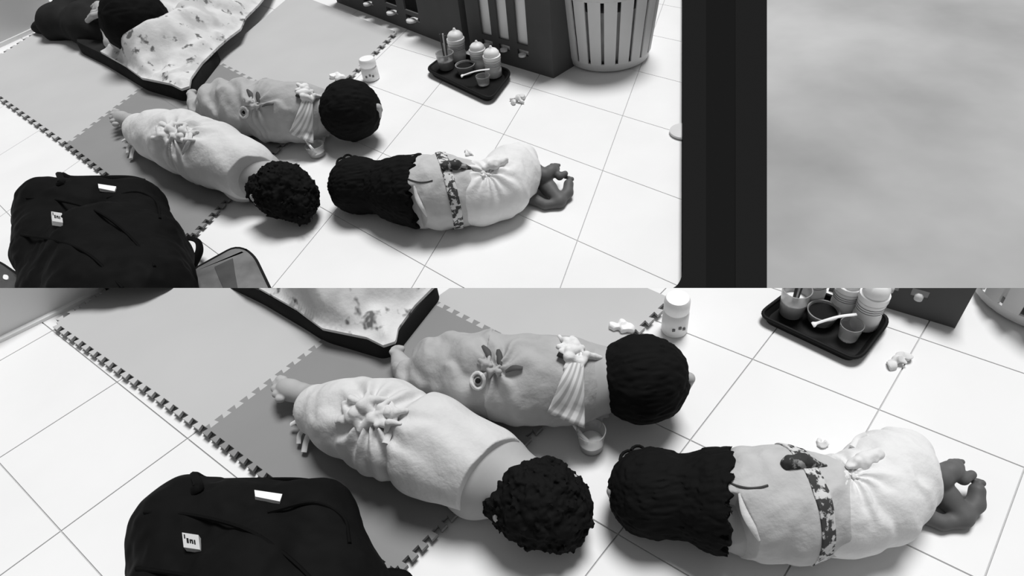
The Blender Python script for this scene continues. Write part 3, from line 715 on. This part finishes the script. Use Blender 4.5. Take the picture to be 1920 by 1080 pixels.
def tray_set(P, tx):
    u = P.s(880, 130)
    quad = [(797, 130), (846, 93), (962, 134), (921, 188)]
    outer = rounded(quad, [14, 16, 16, 16], 6); zr = 11 * u
    c = P.pt(885, 128); t = thing('serving_tray', (c[0], c[1], 0), 'black serving tray of feeding bottles on the tiles, ' + tx, 'tray', 'black serving trays', side=P.side)
    top = [P.pt(x, y, zr) for x, y in outer]; cc = sum(top) / len(top); n = len(top)
    def ring(s, z): return [np.array([cc[0] + (p[0] - cc[0]) * s, cc[1] + (p[1] - cc[1]) * s, z]) for p in top]
    rings = [ring(.90, 0), ring(1, zr), ring(.955, zr), ring(.87, .005), ]
    V = sum(rings, []); Fc = [tuple(range(n))[::-1]]
    for k in range(3): Fc += [(k * n + i, k * n + (i + 1) % n, (k + 1) * n + (i + 1) % n, (k + 1) * n + i) for i in range(n)]
    Fc.append(tuple(range(3 * n, 4 * n)))
    mk('tray_dish', V, Fc, M_TRAY, t, P.side); mk('rim', *tube(ring(.985, zr), 2.2 * u, 8, True), M_TRAY, t, P.side)
    bottle(P, 'feeding_bottle', 860, 112, 50, 16.5, 'tallest milky feeding bottle at the back of the tray, ' + tx)
    bottle(P, 'feeding_bottle', 899, 126, 73, 15.5, 'milky feeding bottle in the middle of the tray, ' + tx)
    bottle(P, 'feeding_bottle', 926, 142, 83, 16.5, 'milky feeding bottle at the right end of the tray, ' + tx)
    tc, b, h = bottle(P, 'straw_cup', 838, 128, 96, 17, 'clear cup with dark straws at the left of the tray, ' + tx, M_BOT2, False)
    mk('filling', *lathe(b, [(12 * u, h * .1), (14.5 * u, h * .55), (2 * u, h * .56)]), M_BOT, tc, P.side)
    for dx in (-3, 3, 7):
        s0 = b + np.array([dx * .4 * u, 0, h * .3]); s1 = P.pt(836 + dx * 1.2, 110, 0); s1 = np.array([b[0] + dx * .9 * u, b[1] + .2 * u, P.zfor(838, 128, 58 + abs(dx))]); mk('straw', *tube([s0, s1], 1.6 * u, 6), M_POUCHD if dx != 3 else M_LABEL, tc, P.side)
    cb = P.pt(874, 137, .006); R_ = 18 * u; hb = 17 * u
    tb = thing('round_bowl', cb, 'round bowl of dark food with pale rim on the tray, ' + tx, 'bowl', side=P.side)
    mk('bowl_wall', *lathe(cb, [(R_ * .7, 0), (R_ * .8, 1 * u), (R_ * 1.02, hb), (R_ * .94, hb), (R_ * .72, hb * .2), (.001, hb * .15)], 28), M_BOT2, tb, P.side)
    mk('food', *lathe(cb, [(R_ * .74, hb * .2), (R_ * .9, hb * .82), (R_ * .4, hb * .9), (.001, hb * .88)], 28), M_INK, tb, P.side)
    a, b2 = P.pt(872, 140, hb + .012), P.pt(918, 130, hb + .024); S = Shape(P, 0); 
    V, Fc = tube(spline([a + (a - b2) * .16 - np.array([0, 0, .003]), a, (a + b2) / 2 + np.array([0, 0, .004]), b2], 5), [3.6 * u, 4.2 * u, 4.0 * u, 3.0 * u, 2.2 * u] + [2.0 * u] * 11, 8, flat=.6)
    tag(mk('spoon', V, Fc, M_CAP, None, P.side), 'pale plastic spoon laid across the dark bowl, ' + tx, 'spoon')
    bottle(P, 'small_glass', 907, 158, 139, 13.5, 'small clear glass at the front corner of the tray, ' + tx, M_GLASS, False)
tray_set(UA, 'upper view'); tray_set(LA, 'lower view')

# ------------------------------------------------------------------ slotted crates and the pale basket
def crate(P, a, b, h, cols, label, light, depth=.35, split=None):
    A, B = P.pt(*a), P.pt(*b); d = B - A; L = np.linalg.norm(d); d /= L; nrm = np.array([-d[1], d[0], 0]); nrm = nrm if nrm[1] > 0 else -nrm; Z = np.array([0, 0, 1.0]); th = .008
    t = thing('storage_crate', A + d * L / 2, label, 'crate', 'slotted plastic crates', side=P.side)
    def slab(name, s0, s1, z0, z1, m=M_CRATE, off=0, thick=th): return mk(name, *box(A + d * (s0 + s1) / 2 + nrm * (off + thick / 2) + Z * (z0 + z1) / 2, d * (s1 - s0) / 2, nrm * thick / 2, Z * (z1 - z0) / 2), m, t, P.side, smooth=False)
    zb, zm0, zm1, zt = h * .20, h * .27, h * .34, h * .93
    slab('bottom_rail', 0, L, 0, zb); slab('top_rail', 0, L, zt, h)
    e = 0.0
    for (s0, s1) in cols:                                   # the slots: an opening near the foot and a tall one above it
        slab('upright', e * L, s0 * L, zb, zt); slab('slot_bridge', s0 * L, s1 * L, zm0, zm1); e = s1
        mk('slot_glint', *lathe(A + d * (s0 + s1) / 2 * L - nrm * .004 + Z * zb, [(.004, -.004), ((s1 - s0) * L * .26, -.002), ((s1 - s0) * L * .26, .006), (.003, .010)], 12), M_BASK, t, P.side)  # pale stud shaped as the small reflection at each slot's foot
    slab('upright', e * L, L, zb, zt)
    slab('side_wall', 0, th, 0, h, off=th, thick=depth); slab('side_wall', L - th, L, 0, h, off=th, thick=depth); slab('back_wall', 0, L, 0, h, off=depth + th)
    slab('crate_floor', th, L - th, 0, .01, off=th, thick=depth)
    if light:
        o = mk('toy_bin_liner', *box(A + d * L * light + nrm * (.014 + depth * .42) + Z * h * .5, d * L * .42, nrm * depth * .42, Z * h * .47), M_CAP, t, P.side, smooth=False)
crate(UA, (632, 4), (872, 97), .25, [(.27, .35), (.46, .55), (.61, .71)], 'dark slotted crate behind the light mat, upper view', 0, .10)
crate(UA, (884, 101), (1038, 147), .27, [(.17, .30), (.38, .51), (.60, .73)], 'dark slotted crate with pale contents behind the tray, upper view', .5, .10)
crate(LA, (884, 101), (1038, 147), .22, [(.17, .30), (.38, .51), (.60, .73)], 'dark slotted crate corner behind the tray, lower view', 0, .08)
def basket(P, c, r, h, label, n=20, lean=.16):
    u = P.s(*c); b = P.pt(c[0], c[1]); R_ = r * u
    t = thing('laundry_basket', b, label, 'basket', 'pale slotted baskets', side=P.side)
    fl = 1.22; rad = lambda z: R_ * (.93 + .07 * min(1, z / (h * .06))) * (1 + (fl - 1) * z / h)
    mk('base_band', *lathe(b, [(R_ * .80, 0), (R_ * .9, .003), (rad(h * .03), h * .03), (rad(h * .13), h * .13), (rad(h * .13) - .006, h * .13), (R_ * .86, .008), (.001, .007)], 40), M_BASK, t, P.side)
    mk('rim', *lathe(b, [(rad(h * .9), h * .9), (rad(h), h), (rad(h) - .012, h), (rad(h * .9) - .008, h * .9)], 40), M_BASK, t, P.side)
    for k in range(n):
        a0, a1 = (k + .11) / n * 2 * math.pi, (k + .89) / n * 2 * math.pi
        V = []; Fc = []; m_ = 5
        for z in (h * .12, h * .91):
            for dr in (0, -.006): V += [b + np.array([math.cos(a) * (rad(z) + dr), math.sin(a) * (rad(z) + dr), z]) for a in np.linspace(a0, a1, m_)]
        for i in range(m_ - 1): Fc += [(i, i + 1, 2 * m_ + i + 1, 2 * m_ + i), (m_ + i, 3 * m_ + i, 3 * m_ + i + 1, m_ + i + 1), (i, m_ + i, m_ + i + 1, i + 1), (2 * m_ + i, 2 * m_ + i + 1, 3 * m_ + i + 1, 3 * m_ + i)]
        Fc += [(0, 2 * m_, 3 * m_, m_), (m_ - 1, 2 * m_ - 1, 4 * m_ - 1, 3 * m_ - 1)]
        mk('stave', V, Fc, M_BASK, t, P.side)
    mk('contents', *lathe(b, [(R_ * .6, .01), (R_ * .88, h * .15), (R_ * 1.0, h * .75), (R_ * .5, h * .82), (.001, h * .83)], 24), M_FILL, t, P.side)  # added filler, brightened to stand in for the lit inner wall
basket(UA, (1140, 106), 76, .28, 'pale round slotted basket beside the black frame, upper view')
basket(LA, (1142, 106), 76, .22, 'pale round slotted basket at the right edge, lower view')

# ------------------------------------------------------------------ small things on the floor
def jar(P, tx):
    x, y = 1264, 618; u = P.s(x, y); b = P.pt(x, y); R_ = 24 * u; h = P.zfor(x, y, 558)
    t = thing('lidded_jar', b, 'pale lidded jar at the corner of the light mat, ' + tx, 'jar', 'pale jars', side=P.side)
    mk('jar_body', *lathe(b, [(R_ * .85, 0), (R_, 3 * u), (R_, h * .55), (R_ * .85, h * .62)]), M_BOT, t, P.side)
    mk('lid', *lathe(b, [(R_ * .85, h * .62), (R_ * .97, h * .66), (R_ * .97, h * .92), (R_ * .85, h * 1.0), (.001, h * 1.01)]), M_CAP, t, P.side)
    for k, dx in enumerate((-9, 2, 10)):
        q = b + np.array([dx * u, -math.sqrt(max(0, R_ ** 2 - (dx * u) ** 2)) - .0006, h * (.28 + .06 * (k % 2))]); mk('label_print', *box(q, (2.6 * u, 0, 0), (0, .0008, 0), (0, 0, 3 * u)), M_POUCH, t, P.side, smooth=False)
def crumple(P, x, y, r, label, name, cat, seed, m=M_TISSUE, z0=0.0, flat=.5):
    r_ = random.Random(seed); S = Shape(P, z0); u = P.s(x, y)
    for i in range(5): S.chain((x + (r_.random() - .5) * r * 1.3, y + (r_.random() - .5) * r * .8, r * (.3 + .2 * r_.random()), r * .12), k=4)
    S.chain((x - r * .6, y - r * .1, r * .14, r * .2), (x + r * .2, y - r * .2, r * .2, r * .45), (x + r * .8, y + r * .35, r * .12, r * .12), k=3)
    g = lambda p: S(p) + r * u * (.34 * np.abs(vnoise(p / (r * .75 * u) + seed)) - .06)
    o = blob(name, S, g, m, None, P, 1.3, (x, y))
    if o: tag(o, label, cat)
def drink_cup(P, tx):
    x, y = 1109, 838; u = P.s(x, y); b = P.pt(x, y); R_ = 27 * u; h = P.zfor(x, y, 806)
    t = thing('drinking_cup', b, 'small clear cup on the tiles below the striped bib, ' + tx, 'cup', 'clear cups', side=P.side)
    mk('cup_wall', *lathe(b, [(R_ * .7, 0), (R_ * .8, 2 * u), (R_, h), (R_ * .93, h), (R_ * .74, 4 * u), (.001, 3.6 * u)], 28), M_GLASS, t, P.side)
    mk('milk', *lathe(b, [(R_ * .6, 4.5 * u), (R_ * .72, 5 * u), (R_ * .80, h * .4), (.001, h * .4)], 24), M_BOT, t, P.side)
    q = [b + np.array([0, 0, 8 * u]), P.pt(1090, 815, 40 * u), P.pt(1074, 793, 46 * u)]; mk('straw', *tube(spline(q, 5), 3.5 * u, 8), M_CAP, t, P.side)
for P, tx in ((UB, 'upper view'), (LB, 'lower view')):
    jar(P, tx); drink_cup(P, tx)
    crumple(P, 1166, 612, 22, 'crumpled white cloth between head and jar, ' + tx, 'crumpled_cloth', 'cloth', 5, M_CAP, MATZ)
    crumple(P, 1682, 678, 26, 'crumpled white tissue on the tiles in front of the tray, ' + tx, 'tissue', 'tissue', 8)
    crumple(P, 1544, 832, 15, 'small white tissue beside the white wrap, ' + tx, 'tissue', 'tissue', 12)
o = mk('round_dish', *lathe(UA.pt(1284, 250), [(.030, 0), (.045, .004), (.045, .010), (.030, .014), (.001, .014)], 28), M_BASK, None, 1)
tag(o, 'round pale dish half hidden by the black frame', 'dish')

# an empty thing all of whose parts lie in the other view is dropped
for o in list(C.objects):
    if o.type == 'EMPTY' and not o.children: bpy.data.objects.remove(o)
